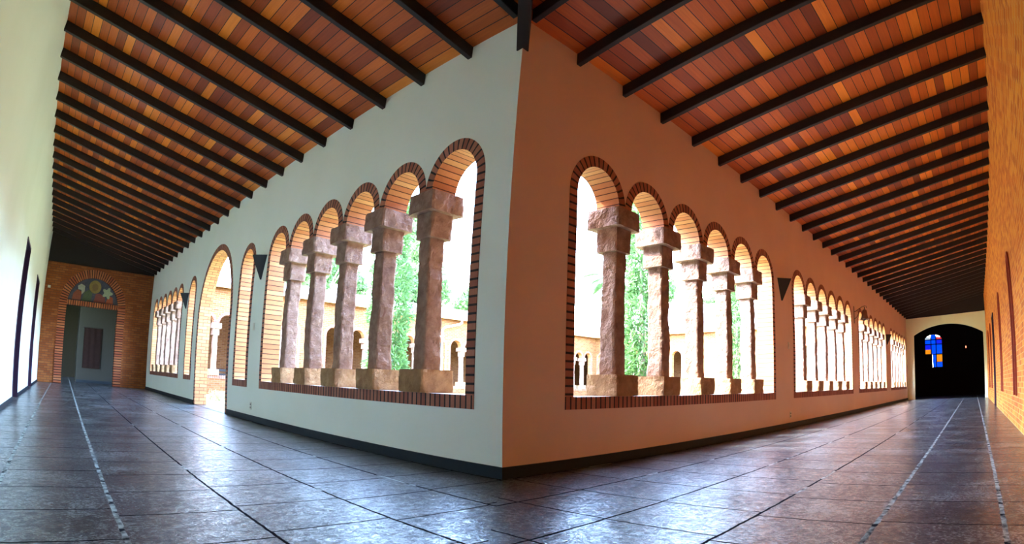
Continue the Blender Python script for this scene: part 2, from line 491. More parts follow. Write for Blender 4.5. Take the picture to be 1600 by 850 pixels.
LSH = [(-W - .2, -W - .2), (LX + .28, -W - .2), (LX + .28, 0.28), (0.28, 0.28), (0.28, LY + .28), (-W - .2, LY + .28)]
poly_slab('floor', LSH, -0.15, 0.0, M_FLOOR)
def sloped(name, polys, dz, th, mats):
    """slabs that rise away from the courtyard; every polygon is one roof plane ('L' or 'R')"""
    bm = bmesh.new()
    for ax, pts in polys:
        zf = (lambda p_: ZT + dz - SL * p_[0]) if ax == 'L' else (lambda p_: ZT + dz - SL * p_[1])
        a = [bm.verts.new((x, y, zf((x, y)))) for x, y in pts]; b = [bm.verts.new((x, y, zf((x, y)) + th)) for x, y in pts]
        n = len(pts)
        bm.faces.new(a[::-1]); bm.faces.new(b)
        for i in range(n): bm.faces.new((a[i], a[(i + 1) % n], b[(i + 1) % n], b[i]))
    bmesh.ops.remove_doubles(bm, verts=bm.verts[:], dist=1e-5)
    bmesh.ops.recalc_face_normals(bm, faces=bm.faces[:])
    return tag(from_bm(name, bm, mats), kind='structure')
def lplanes(i, o, ey, ex):
    return [('L', [(i, i), (i, ey), (-o, ey), (-o, -o)]), ('R', [(i, i), (-o, -o), (ex, -o), (ex, i)])]
sloped('ceiling', lplanes(0.0, W + .2, LY + .28, LX + .28), 0.0, 0.05, M_BOARD)
sloped('trim_gallery_roof', lplanes(0.63, W + .6, LY + .28, LX + .28), 0.075, 0.10, M_TILE)

# ------------------------------------------------------------------ the two courtyard walls with their windows
FL, FR = frame('L'), frame('R')
FN, FE = frame('R', (0, LY, 0)), frame('L', (LX, 0, 0))
WIN_L = [('white wall, nearest the corner', 0.793), ('white wall, at the far end', 13.096)]
WIN_R = [('peach wall, nearest the corner', 1.185), ('peach wall, second from the corner', 7.547), ('peach wall, third from the corner', 13.741), ('peach wall, at the far end', 20.19)]
DOOR_C, DOOR_RO, DOOR_RI = 9.083, 1.485, 1.36
DOOR_S = 3.36 - DOOR_RO
SL_1, SL_2 = 6.808, 11.46
def dhole(c, r, s, seg=32):
    return [(c - r, -0.001), (c + r, -0.001)] + [(c + r * math.cos(PI * i / seg), s + r * math.sin(PI * i / seg)) for i in range(seg + 1)]

holesL = [hole(c, 6) for _, c in WIN_L] + [hole(SL_1, 1), hole(SL_2, 1)]
# the door notch is part of the outline since it reaches the floor
outL = [(0.0, 0.0), (DOOR_C - DOOR_RO, 0.0)] + [(DOOR_C - DOOR_RO * math.cos(PI * i / 32), DOOR_S + DOOR_RO * math.sin(PI * i / 32)) for i in range(33)] + [(DOOR_C + DOOR_RO, 0.0), (LY + .28, 0.0), (LY + .28, ZT), (0.0, ZT)]
tag(plate('wall_inner_left', FL, outL, holesL, T, [M_WHITE, M_BR_Y]), kind='structure')
bmw = None
outR = [(0.28, 0.0), (LX + .28, 0.0), (LX + .28, ZT), (0.28, ZT)]
tag(plate('wall_inner_right', FR, [(0.0005, 0.0), (LX + .28, 0.0), (LX + .28, ZT), (0.0005, ZT)], [hole(c, 6) for _, c in WIN_R], T - 0.0005, [M_BOUNCE_WHITE, M_BR_X], d0=-0.0005), kind='structure')

def window(n_, fr, c0, n=6, mats=None, t=T):
    w_ = thing('window_%d' % n_, None, None)
    w_['kind'] = 'structure'
    surround('brick_surround', fr, c0, n, [M_BORD, M_LINE], w_, t=t)
    sill('sill', fr, c0 - RO, c0 + P * (n - 1) + RO, [M_BORD, M_SILLT], w_, t=t)
    return w_
wn_ = 1
for _, c in WIN_L: window(wn_, FL, c); wn_ += 1
for c in (SL_1, SL_2): window(wn_, FL, c, 1); wn_ += 1
for _, c in WIN_R: window(wn_, FR, c); wn_ += 1
d_ = thing('door_1', None, None); d_['kind'] = 'structure'
surround('brick_surround', FL, DOOR_C, 1, [M_BORD, M_LINE2], d_, DOOR_RI, DOOR_RO, DOOR_S, 0.0, T, 40)
box('threshold', 0.0, T, DOOR_C - DOOR_RI, DOOR_C + DOOR_RI, -0.1, 0.004, M_FLOOR, d_)

# skirtings
def skirting(name, fr, spans, d=0.018, h=0.092):
    bm = bmesh.new()
    for a, b in spans:
        p0, p1 = fr(a, -d, 0), fr(b, 0.002, h)
        add_box(bm, min(p0.x, p1.x), max(p0.x, p1.x), min(p0.y, p1.y), max(p0.y, p1.y), 0.0, h)
    return tag(from_bm(name, bm, M_BASE), kind='structure')
skirting('baseboard_left', FL, [(-0.018, DOOR_C - DOOR_RO - .01), (DOOR_C + DOOR_RO + .01, LY)])
skirting('baseboard_right', FR, [(0.0, LX)])

# ------------------------------------------------------------------ outer walls and ends
OPEN = [(8.3, 9.55), (13.35, 14.9)]
ZO = ZT + SL * W + .12         # top of the outer walls
OH = 2.74                      # head of the openings in the outer walls
FO = lambda u, d, z: Vector((-W - d, u, z))
out = [(-W - .2, 0.0)]
for a, b in OPEN:
    out += [(a, 0.0), (a, OH), (b, OH), (b, 0.0)]
out += [(LY + .28, 0.0), (LY + .28, ZO), (-W - .2, ZO)]
tag(plate('wall_outer_left', FO, out, [], 0.2, [M_WHITE, M_WHITE]), kind='structure')
bm = bmesh.new()
segs = [(-W, OPEN[0][0]), (OPEN[0][1], OPEN[1][0]), (OPEN[1][1], LY)]
for a, b in segs:
    add_box(bm, -W - .002, -W + .018, a, b, 0, 0.072)
tag(from_bm('baseboard_outer_left', bm, M_BASE), kind='structure')
for i, (a, b) in enumerate(OPEN):
    d_ = thing('door_%d' % (i + 2), None, None, (0, 0, 0)); d_['kind'] = 'structure'
    box('door_leaf', -W - .17, -W - .13, a + .04, b - .04, 0.01, OH - .04, M_DARKW, d_, 0.004)
    bm = bmesh.new()
    add_box(bm, -W - .2, -W + .012, a, a + .045, 0, OH); add_box(bm, -W - .2, -W + .012, b - .045, b, 0, OH); add_box(bm, -W - .2, -W + .012, a + .045, b - .045, OH - .045, OH)
    from_bm('door_frame', bm, M_DARKW, d_)
    bm = bmesh.new(); tube(bm, [(-W - .13, a + .14, 1.02), (-W - .075, a + .14, 1.02), (-W - .075, a + .26, 1.02)], 0.009)
    from_bm('door_handle', bm, M_IRON, d_)

# long brick wall of the other gallery: plain brick, a dark door and narrow brick framed blind niches
M_RED = m_plain('deep red brick edging', (0.36, 0.06, 0.03), 0.75, 0.3, 0, 0.25, 12)
FB = lambda u, d, z: Vector((u, -W - d, z))
BD = (15.2, 16.1)
out = [(-W - .2, 0.0), (BD[0], 0.0), (BD[0], 2.79), (BD[1], 2.79), (BD[1], 0.0), (LX + .28, 0.0), (LX + .28, ZO), (-W - .2, ZO)]
NICHES = [(6.38, 6.95), (10.8, 11.37), (18.35, 18.95), (21.2, 21.8)]
nh = []
for a, b in NICHES:
    r = (b - a) / 2 - 0.055; c = (a + b) / 2
    nh.append([(c - r, 0.50), (c + r, 0.50)] + [(c + r * math.cos(PI * i / 12), 2.50 + r * math.sin(PI * i / 12)) for i in range(13)])
tag(plate('wall_outer_right', FB, out, nh, 0.2, [M_BR_R, M_BR_R]), kind='structure')
for i, (a, b) in enumerate(NICHES):
    c = (a + b) / 2; r = (b - a) / 2
    w_ = thing('window_%d' % (wn_ + i), None, None); w_['kind'] = 'structure'
    surround('brick_surround', lambda u, d, z: Vector((u, -W - d, z)), c, 1, [M_RED, M_RED], w_, r - .055, r, 2.50, 0.50, 0.14, 16, 0.03)
    box('blind_panel', c - r, c + r, -W - .19, -W - .14, 0.45, 2.85, M_BR_R, w_)
wn_ += len(NICHES)
d_ = thing('door_4', None, None); d_['kind'] = 'structure'
box('door_leaf', BD[0] + .05, BD[1] - .05, -W - .16, -W - .12, 0.01, 2.74, M_DARKW, d_, 0.004)
bm = bmesh.new()
add_box(bm, BD[0], BD[0] + .055, -W - .2, -W + .03, 0, 2.79); add_box(bm, BD[1] - .055, BD[1], -W - .2, -W + .03, 0, 2.79); add_box(bm, BD[0] + .055, BD[1] - .055, -W - .2, -W + .03, 2.73, 2.79)
from_bm('door_frame', bm, M_DARKW, d_)

# brick end wall with its round-headed portal
PC, PRI, PRO, PS = -2.165, 0.94, 1.215, 2.63
out = [(-W - .2, 0.0), (PC - PRO, 0.0)] + [(PC - PRO * math.cos(PI * i / 32), PS + PRO * math.sin(PI * i / 32)) for i in range(33)] + [(PC + PRO, 0.0), (0.0, 0.0), (0.0, 3.93), (-W - .2, 3.93)]
tag(plate('wall_far_left', FN, out, [], T, [M_BR_END, M_BR_END]), kind='structure')
def gable_shade(name, fr, zt0, zt1):  # dark sheet standing in for the shadowed gap above an end wall
    zc = lambda d: ZT + SL * d + .005
    return tag(plate(name, fr, [(0.0, zt0), (0.0, zc(0)), (-W - .2, zc(W + .2)), (-W - .2, zt1)], [], 0.1, [M_BEAM, M_BEAM], d0=.04), kind='structure')
gable_shade('trim_gable_shade_left', FN, 3.93, 3.93)
d_ = thing('door_5', None, None); d_['kind'] = 'structure'
M_PORT = m_course('portal brick courses', [(0.36, 0.085, 0.035), (0.46, 0.13, 0.05), (0.56, 0.20, 0.08)], (0.035, 0.015, 0.012), 0.085, 0.30)
surround('brick_surround', FN, PC, 1, [M_PORT, M_PORT], d_, PRI, PRO, PS, 0.0, T, 40, 0.03)
sill('brick_lintel', FN, PC - PRI, PC + PRI, [M_PORT, M_PORT], d_, T - .04, 2.605, 2.755, 0.03)

# mosaic panel over the lintel: soft figure with a gold halo between pale blossoms
M_MOS = NT('mosaic ground', 0.5, 0.4)
pp = M_MOS.pos()
vv = M_MOS.n.new('ShaderNodeTexVoronoi'); vv.inputs['Scale'].default_value = 28; M_MOS.l.new(pp, vv.inputs['Vector'])
M_MOS.col(M_MOS.mix(M_MOS.math('MULTIPLY', M_MOS.sep(vv.outputs['Color'])[0], 0.6), (0.05, 0.055, 0.085), (0.10, 0.095, 0.12)))
mos = thing('mosaic_panel', 'half-round mosaic with a gold halo over the brick portal at the gallery end', 'mosaic', (PC, LY + .06, 2.755))
bm = bmesh.new()
ar = [(PRI * math.cos(PI * i / 32), -.125 + PRI * math.sin(PI * i / 32)) for i in range(33)]
ar = [(x, max(z, 0.0)) for x, z in ar]
a_ = [bm.verts.new((x * .995, 0, z * .995)) for x, z in ar]; b_ = [bm.verts.new((x * .995, .05, z * .995)) for x, z in ar]
bm.faces.new(a_); bm.faces.new(b_[::-1])
for i in range(33):
    bm.faces.new((a_[i], a_[(i + 1) % 33], b_[(i + 1) % 33], b_[i]))
bmesh.ops.recalc_face_normals(bm, faces=bm.faces[:])
from_bm('ground', bm, M_MOS.m, mos)
def blob(name, pts, c, parent, y=-.012):
    bm = bmesh.new()
    a = [bm.verts.new((x, y, z)) for x, z in pts]; b = [bm.verts.new((x, .002, z)) for x, z in pts]
    bm.faces.new(a); bm.faces.new(b[::-1])
    for i in range(len(pts)):
        bm.faces.new((a[i], a[(i + 1) % len(pts)], b[(i + 1) % len(pts)], b[i]))
    bmesh.ops.recalc_face_normals(bm, faces=bm.faces[:])
    return from_bm(name, bm, m_plain('mosaic ' + name, c, 0.5, 0.4, 0, 0.3, 25), parent)
def disc(cx, cz, rx, rz, n=24, wob=0.0, k=5):
    return [(cx + rx * (1 + wob * math.cos(k * 2 * PI * i / n)) * math.cos(2 * PI * i / n), cz + rz * (1 + wob * math.cos(k * 2 * PI * i / n)) * math.sin(2 * PI * i / n)) for i in range(n)]
blob('halo', disc(0.03, 0.53, 0.22, 0.22), (0.26, 0.18, 0.05), mos)
blob('face', disc(0.03, 0.52, 0.11, 0.13), (0.20, 0.12, 0.045), mos, -.02)
blob('green_mantle', [(-.42, .02), (-.08, .02), (-.05, .34), (-.18, .42), (-.36, .30)], (0.07, 0.10, 0.05), mos)
blob('red_robe', [(.02, .02), (.45, .02), (.42, .22), (.22, .33), (.08, .30)], (0.20, 0.05, 0.04), mos, -.015)
blob('red_ground', [(-.78, .03), (-.46, .03), (-.44, .32), (-.60, .38), (-.74, .24)], (0.26, 0.07, 0.035), mos)
blob('orange_ground', [(.46, .02), (.74, .02), (.72, .24), (.56, .30)], (0.33, 0.075, 0.03), mos, -.011)
blob('pale_wing', [(-.60, .50), (-.48, .58), (-.34, .52), (-.34, .34), (-.44, .22), (-.46, .38), (-.58, .38)], (0.36, 0.36, 0.28), mos, -.018)
blob('pale_blossom', disc(.50, .37, .16, .16, 30, 0.28, 5), (0.34, 0.40, 0.26), mos, -.018)

# hall behind the portal
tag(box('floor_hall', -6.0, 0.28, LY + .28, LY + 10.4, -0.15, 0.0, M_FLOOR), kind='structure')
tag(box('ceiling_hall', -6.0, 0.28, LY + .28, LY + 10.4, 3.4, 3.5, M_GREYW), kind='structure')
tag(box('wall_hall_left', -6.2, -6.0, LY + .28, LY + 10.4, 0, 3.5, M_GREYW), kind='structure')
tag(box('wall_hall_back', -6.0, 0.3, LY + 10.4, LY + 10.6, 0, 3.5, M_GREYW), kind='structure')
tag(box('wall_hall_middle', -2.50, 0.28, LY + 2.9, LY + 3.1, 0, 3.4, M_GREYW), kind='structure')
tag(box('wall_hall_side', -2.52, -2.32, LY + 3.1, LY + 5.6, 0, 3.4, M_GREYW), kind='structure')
tag(box('baseboard_hall', -2.50, 0.28, LY + 2.87, LY + 2.9, 0, 0.1, M_BASE), kind='structure')
tp = thing('wall_hanging', 'tall dark brown woven hanging on the grey wall beyond the portal', 'wall hanging', (-1.93, LY + 2.86, 0.55))
M_TAP = m_plain('brown woven cloth', (0.016, 0.008, 0.007), 0.95, 0.1, 0, 0.45, 9)
bm = bmesh.new(); n = 16
for i in range(n):
    x0, x1 = -.36 + .72 * i / n, -.36 + .72 * (i + 1) / n
    f = lambda x: -.012 - .008 * math.sin(x * 26)
    vs_ = [bm.verts.new(q) for q in ((x0, f(x0), 0), (x1, f(x1), 0), (x1, f(x1), 1.5), (x0, f(x0), 1.5))]
    vb_ = [bm.verts.new(q) for q in ((x0, f(x0) + .01, 0), (x1, f(x1) + .01, 0), (x1, f(x1) + .01, 1.5), (x0, f(x0) + .01, 1.5))]
    bm.faces.new(vs_); bm.faces.new(vb_[::-1])
from_bm('cloth', bm, M_TAP, tp)
bm = bmesh.new(); tube(bm, [(-.40, -.015, 1.51), (.40, -.015, 1.51)], 0.014); from_bm('hanging_rod', bm, M_BEAM, tp)

# cream end wall with the wide segmental arch, and the dark chapel behind
YA, YB, ZSP, ZAP = -0.36, -3.82, 3.11, 3.60
def seg_arch(ya, yb, zs, za, n=28):
    c = (ya + yb) / 2; h = abs(ya - yb) / 2; s = za - zs; R = (h * h + s * s) / (2 * s)
    a0 = math.asin(h / R)
    return [(c + R * math.sin(a0 - 2 * a0 * i / n), za - R + R * math.cos(a0 - 2 * a0 * i / n)) for i in range(n + 1)]
ap = seg_arch(YA, YB, ZSP, ZAP)
out = [(-.0005, 0.0), (YA, 0.0)] + ap + [(YB, 0.0), (-W - .2, 0.0), (-W - .2, 4.10), (-.0005, 3.92)]
gable_shade('trim_gable_shade_right', FE, 3.92, 4.10)
tag(plate('wall_far_right', FE, out, [], T, [M_CREAM, M_CREAM]), kind='structure')
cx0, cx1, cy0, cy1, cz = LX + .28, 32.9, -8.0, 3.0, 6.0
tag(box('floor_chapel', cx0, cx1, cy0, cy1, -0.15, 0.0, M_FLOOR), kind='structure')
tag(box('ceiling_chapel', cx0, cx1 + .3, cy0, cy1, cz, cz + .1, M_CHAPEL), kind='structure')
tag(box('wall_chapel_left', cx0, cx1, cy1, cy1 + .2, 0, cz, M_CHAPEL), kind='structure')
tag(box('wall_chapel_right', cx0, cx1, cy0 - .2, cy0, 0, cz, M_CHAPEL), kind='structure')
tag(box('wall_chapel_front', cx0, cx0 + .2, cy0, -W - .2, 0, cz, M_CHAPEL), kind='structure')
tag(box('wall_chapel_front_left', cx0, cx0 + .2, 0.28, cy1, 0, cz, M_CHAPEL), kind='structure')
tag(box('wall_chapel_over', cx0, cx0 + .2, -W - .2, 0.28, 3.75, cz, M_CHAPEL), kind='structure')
SGY, SGZ0, SGZ1 = -0.85, 1.74, 3.70   # stained glass
so_ = [(SGY - .52, SGZ0), (SGY + .10, SGZ0), (SGY + .10, 2.50), (SGY + .52, 2.50), (SGY + .52, 3.50)] + \
      [(SGY + .52 * math.cos(PI * i / 12), 3.40 + .30 * math.sin(PI * i / 12)) for i in range(1, 12)] + [(SGY - .52, 3.50)]
FC = frame('L', (cx1, 0, 0))
tag(plate('wall_chapel_back', FC, [(cy0, 0), (cy1, 0), (cy1, cz), (cy0, cz)], [so_], 0.3, [M_CHAPEL, M_CHAPEL]), kind='structure')
sg = thing('window_%d' % wn_, None, None); sg['kind'] = 'structure'; wn_ += 1
def m_glass(name, c, s):
    t = NT(name, 0.2, 0.5); t.col(tuple(x * .3 for x in c))
    n_ = t.noise(t.pos(), 6, 3)
    t.put(t.b.inputs['Emission Color'], t.mix(n_, tuple(x * .35 for x in c), c)); t.b.inputs['Emission Strength'].default_value = s
    return t.m
GB, GD, GO, GW, GR = [m_glass(a, b, c) for a, b, c in (('blue glass', (0.0, 0.07, 1.0), 0.16), ('deep blue glass', (0.005, 0.015, 0.8), 0.16), ('orange glass', (1.0, 0.30, 0.01), 0.14), ('pale glass', (0.7, 0.85, 1.0), 0.10), ('red glass', (0.9, 0.05, 0.06), 0.12))]
random.seed(5)
cols_ = [(-.52, -.17), (-.14, .14), (.17, .52)]
rows_ = [(1.74, 2.05), (2.05, 2.50), (2.53, 2.80), (2.80, 3.10), (3.13, 3.38), (3.41, 3.66)]
pal = {(0, 0): GB, (0, 1): GO, (0, 2): GB, (0, 3): GB, (0, 4): GD, (0, 5): GB, (1, 0): GB, (1, 1): GB, (1, 2): GB, (1, 3): GB, (1, 4): GB, (1, 5): GB,
       (2, 2): GO, (2, 3): GD, (2, 4): GB, (2, 5): GW}
pal[(0, 5)] = GR
for (ci, ri_), m_ in pal.items():
    a, b = cols_[ci]; z0, z1 = rows_[ri_]
    if ri_ == 5:
        z1 = {0: 3.56, 1: 3.69, 2: 3.56}[ci]
    if ri_ < 2 and ci == 1: b = .08
    box('glass_pane', cx1 + .12, cx1 + .135, SGY + a, SGY + b, z0, z1, m_, sg)
bm = bmesh.new()
for a in (-.155, .155): add_box(bm, cx1 + .10, cx1 + .15, SGY + a - .03, SGY + a + .03, 1.74 if a < 0 else 2.5, 3.64)
for z in (2.515, 3.115, 3.395): add_box(bm, cx1 + .101, cx1 + .149, SGY - .52, SGY + .52, z - .028, z + .028)
add_box(bm, cx1 + .102, cx1 + .148, SGY - .52, SGY + .10, 2.04, 2.06)
from_bm('leading', bm, M_BLACK, sg)

# small red lamp glowing in the chapel
vl = thing('vigil_lamp', 'tiny glowing red lamp hanging in the dark chapel', 'lamp', (31.0, -2.88, 0))
bm = bmesh.new(); tube(bm, [(0, 0, cz), (0, 0, 2.86)], 0.006, 6); from_bm('chain', bm, M_IRON, vl)
bm = bmesh.new(); lathe(bm, [(0, 2.68), (.022, 2.69), (.03, 2.72), (.03, 2.77), (.025, 2.80)], 16)
gl = m_glass('red lamp glass', (1.0, 0.16, 0.08), 0.8); from_bm('glass_cup', bm, gl, vl, True)
bm = bmesh.new(); lathe(bm, [(.034, 2.80), (.038, 2.82), (.012, 2.85), (0, 2.86)], 16); from_bm('cap', bm, M_IRON, vl, True)

# ------------------------------------------------------------------ rafters and the corner beam
ORD = ['first', 'second', 'third', 'fourth', 'fifth', 'sixth', 'seventh', 'eighth', 'ninth', 'tenth', 'eleventh', 'twelfth', 'thirteenth', 'fourteenth', 'fifteenth', 'sixteenth', 'seventeenth', 'eighteenth', 'nineteenth', 'twentieth',
       'twenty-first', 'twenty-second', 'twenty-third', 'twenty-fourth', 'twenty-fifth', 'twenty-sixth', 'twenty-seventh', 'twenty-eighth', 'twenty-ninth', 'thirtieth', 'thirty-first', 'thirty-second']
RW = 0.032
def rafter(axis, u, d0, label, group):
    """d0: how far from the courtyard wall face the rafter starts; it ends at the outer wall"""
    bm = bmesh.new()
    pr = [(-d0, SL * d0), (-W, SL * W), (-W, SL * W + ZT - ZR - .002), (-d0, SL * d0 + ZT - ZR - .002)]
    f = (lambda d, s_, z: (d, s_, z)) if axis == 'L' else (lambda d, s_, z: (s_, d, z))
    a = [bm.verts.new(f(d, -RW, z)) for d, z in pr]; b = [bm.verts.new(f(d, RW, z)) for d, z in pr]
    bm.faces.new(a); bm.faces.new(b[::-1])
    for i in range(4): bm.faces.new((a[i], b[i], b[(i + 1) % 4], a[(i + 1) % 4]))
    bmesh.ops.recalc_face_normals(bm, faces=bm.faces[:])
    bmesh.ops.bevel(bm, geom=bm.edges[:], offset=0.005, segments=1, affect='EDGES')
    o = from_bm('rafter', bm, M_BEAM)
    o.location = (0, u, ZR) if axis == 'L' else (u, 0, ZR)
    return tag(o, label, 'rafter', group)
protos = {}
for axis, off, end, wallname in (('L', RO_L, LY, 'white-walled'), ('R', RO_R, LX, 'peach-walled')):
    k = 0
    while off + RS * k < end - 0.05:
        lab = 'dark timber rafter over the %s gallery, %s from the corner beam' % (wallname, ORD[k])
        if axis not in protos:
            protos[axis] = rafter(axis, off, 0.0, lab, 'rafters over the %s gallery' % wallname)
        else:
            o = protos[axis].copy(); COL.objects.link(o)
            o.location = (0, off + RS * k, ZR) if axis == 'L' else (off + RS * k, 0, ZR)
            o['label'] = lab
        k += 1
    for k in range(1, 6):
        u = off - RS * k
        if u > -W + .4:
            rafter(axis, u, max(0, -u) + 0.115, 'short dark rafter meeting the corner beam on its %s side, %s from the wall' % (wallname.split('-')[0], ORD[k - 1]), 'short rafters at the corner')
bm = bmesh.new()
q = 0.055 / math.sqrt(2)
v_ = []
for (x, y) in ((0.03, 0.03), (-W, -W)):
    for s in (-1, 1):
        for z in (3.70, ZT):
            v_.append(bm.verts.new((x + s * q, y - s * q, z + SL * max(0, -x))))
for f in ((0, 1, 3, 2), (4, 6, 7, 5), (0, 4, 5, 1), (2, 3, 7, 6), (1, 5, 7, 3), (0, 2, 6, 4)):
    bm.faces.new([v_[i] for i in f])
bmesh.ops.recalc_face_normals(bm, faces=bm.faces[:])
hip = from_bm('corner_beam', bm, M_BEAM)
tag(hip, 'deep dark beam running diagonally overhead from the top of the wall corner', 'beam')

# ------------------------------------------------------------------ rough stone columns
def rough_box(wx, wy, h, seed, amp=0.012, step=0.026, z0=0.0, tp=0.0, lean=0.0, freq=7.0):
    nx, ny, nz = max(3, round(wx / step)), max(3, round(wy / step)), max(3, round(h / step))
    bm = bmesh.new()
    vd = {}
    off = Vector((seed * 13.7, seed * 5.1, seed * 3.3))
    def vert(i, j, k):
        key = (i, j, k)
        if key in vd: return vd[key]
        a, b, c = i / nx, j / ny, k / nz
        s = 1.0 + tp * (c - 0.5)
        x, y, z = (a - .5) * wx * s, (b - .5) * wy * s, z0 + c * h
        n = Vector(((-1 if i == 0 else 1 if i == nx else 0), (-1 if j == 0 else 1 if j == ny else 0), 0))
        e = 0.0
        if n.length > 1: n = n.normalized(); e = -0.010
        p_ = Vector((x, y, z))
        d = noise.fractal(p_ * freq + off, 0.9, 2.0, 4) * amp * 1.6 + noise.noise(p_ * 24 + off) * amp * 0.7 + e
        p_ += n * d
        if 0 < k < nz or n.length == 0:
            pass
        if k in (0, nz) and n.length == 0:
            p_.z += 0
        x_ = noise.noise(Vector((seed * 9.1, 0.3, z * 1.6))) * lean
        y_ = noise.noise(Vector((0.7, seed * 4.3, z * 1.6))) * lean
        vd[key] = bm.verts.new((p_.x + x_, p_.y + y_, p_.z))
        return vd[key]
    def quad(a, b, c, d): bm.faces.new((vert(*a), vert(*b), vert(*c), vert(*d)))
    for i in range(nx):
        for k in range(nz):
            quad((i, 0, k), (i + 1, 0, k), (i + 1, 0, k + 1), (i, 0, k + 1)); quad((i + 1, ny, k), (i, ny, k), (i, ny, k + 1), (i + 1, ny, k + 1))
    for j in range(ny):
        for k in range(nz):
            quad((0, j + 1, k), (0, j, k), (0, j, k + 1), (0, j + 1, k + 1)); quad((nx, j, k), (nx, j + 1, k), (nx, j + 1, k + 1), (nx, j, k + 1))
    for i in range(nx):
        for j in range(ny):
            quad((i, j + 1, 0), (i + 1, j + 1, 0), (i + 1, j, 0), (i, j, 0)); quad((i, j, nz), (i + 1, j, nz), (i + 1, j + 1, nz), (i, j + 1, nz))
    return bm

CG = {'L': 'columns of the white wall windows', 'R': 'columns of the peach wall windows', 'N': 'columns of the gallery across the courtyard', 'E': 'columns of the gallery across the courtyard'}
def column(seed):
    t_ = thing('stone_column', 'x', 'column', (0, 0, 0))
    from_bm('base_block', rough_box(0.39, 0.39, 0.212, seed, 0.010, 0.026, z0=0.002), M_STONE_B, t_)
    from_bm('shaft', rough_box(0.192, 0.192, 1.262, seed + .37, 0.008, 0.022, 0.212, -0.08, 0.014, 6), M_STONE, t_)
    from_bm('neck_block', rough_box(0.265, 0.275, 0.245, seed + .61, 0.008, z0=1.472), M_STONE, t_)
    from_bm('capital', rough_box(0.40, 0.41, 0.196, seed + .83, 0.009, z0=1.717), M_STONE, t_)
    return t_
cproto = [column(s + 1) for s in range(5)]
used = [False] * 5
def place_column(k, pos, rot, label, group):
    if not used[k]:
        used[k] = True; c = cproto[k]
    else:
        c = copy_tree(cproto[k])
    c.location = pos; c.rotation_euler = (0, 0, rot)
    c['label'] = label; c['group'] = group
    return c
ci = 0
for axis, wins in (('L', WIN_L), ('R', WIN_R)):
    for wname, c0 in wins:
        for i in range(5):
            u = c0 + P * (i + .5)
            pos = (T / 2, u, Z1) if axis == 'L' else (u, T / 2, Z1)
            place_column(ci % 5, pos, (PI / 2) * ((ci * 3) % 4), 'rough pink stone column, %s from the corner in the window of the %s' % (ORD[i], wname), CG[axis])
            ci += 1

# ------------------------------------------------------------------ wings across the courtyard
NW = [(1.26, 6, 'behind the arched doorway'), (7.70, 1, ''), (8.89, 6, 'left of the white downpipe'), (14.38, 6, 'right of the white downpipe'), (20.36, 6, 'by the far courtyard corner')]
EW = [(1.6, 6, 'behind the peach wall'), (7.6, 1, ''), (13.05, 1, ''), (13.98, 6, 'on the far side by the corner')]
NWC = [(c, n) for c, n, _ in NW]
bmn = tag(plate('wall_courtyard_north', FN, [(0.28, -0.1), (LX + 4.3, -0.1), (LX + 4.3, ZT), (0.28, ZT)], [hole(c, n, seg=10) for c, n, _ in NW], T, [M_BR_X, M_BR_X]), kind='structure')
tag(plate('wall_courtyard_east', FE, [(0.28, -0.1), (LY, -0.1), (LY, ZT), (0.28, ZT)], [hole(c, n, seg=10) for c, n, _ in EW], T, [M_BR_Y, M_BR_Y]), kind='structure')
for fr_, lst, ax in ((FN, NW, 'N'), (FE, EW, 'E')):
    for c0, n, where in lst:
        window(wn_, fr_, c0, n); wn_ += 1
        if n == 6:
            for i in range(5):
                u = c0 + P * (i + .5)
                pos = fr_(u, T / 2, Z1)
                place_column(ci % 5, pos, (PI / 2) * (ci % 4), 'distant stone column across the courtyard, %s from the left in the arcade %s' % (ORD[i if ax == 'N' else 4 - i], where), CG[ax]); ci += 1
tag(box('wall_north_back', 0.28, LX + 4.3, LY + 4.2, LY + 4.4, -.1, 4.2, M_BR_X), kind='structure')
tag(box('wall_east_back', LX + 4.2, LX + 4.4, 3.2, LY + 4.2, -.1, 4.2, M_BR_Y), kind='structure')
tag(box('floor_north', 0.28, LX + 4.2, LY + .28, LY + 4.2, -.15, 0, M_FLOOR), kind='structure')
tag(box('floor_east', LX + .28, LX + 4.2, 3.2, LY + .28, -.15, 0, M_FLOOR), kind='structure')
# tiled roofs: eave over the courtyard, ridge over the back wall
def roof(name, pts):
    bm = bmesh.new()
    lo = [bm.verts.new(p_) for p_ in pts]; hi = [bm.verts.new((p_[0], p_[1], p_[2] + .12)) for p_ in pts]
    n = len(pts)
    bm.faces.new(lo[::-1]); bm.faces.new(hi)
    for i in range(n): bm.faces.new((lo[i], lo[(i + 1) % n], hi[(i + 1) % n], hi[i]))
    bmesh.ops.recalc_face_normals(bm, faces=bm.faces[:])
    return tag(from_bm(name, bm, M_TILE), kind='structure')
roof('trim_roof_north', [(0.62, LY - .35, 3.96), (LX - .35, LY - .35, 3.96), (LX + 4.3, LY + 4.3, 5.02), (0.62, LY + 4.3, 5.02)])
roof('trim_roof_north_back', [(-6.2, LY + 4.3, 5.02), (LX + 4.3, LY + 4.3, 5.02), (LX + 8.0, LY + 8.0, 3.9), (-6.2, LY + 11.0, 3.9)])
roof('trim_roof_east', [(LX - .35, 3.25, 3.96), (LX + 4.3, 3.25, 6.1), (LX + 4.3, LY + 4.3, 6.1), (LX - .35, LY - .35, 3.96)])
roof('trim_roof_east_back', [(LX + 4.3, 3.25, 6.1), (LX + 8.0, 3.25, 4.2), (LX + 8.0, LY + 8.0, 4.2), (LX + 4.3, LY + 4.3, 6.1)])
tag(box('trim_eave_north', 0.62, LX - .35, LY - .36, LY - .33, 3.86, 3.99, M_EAVE), kind='structure')
tag(box('trim_eave_east', LX - .36, LX - .33, 0.7, LY - .36, 3.86, 3.99, M_EAVE), kind='structure')

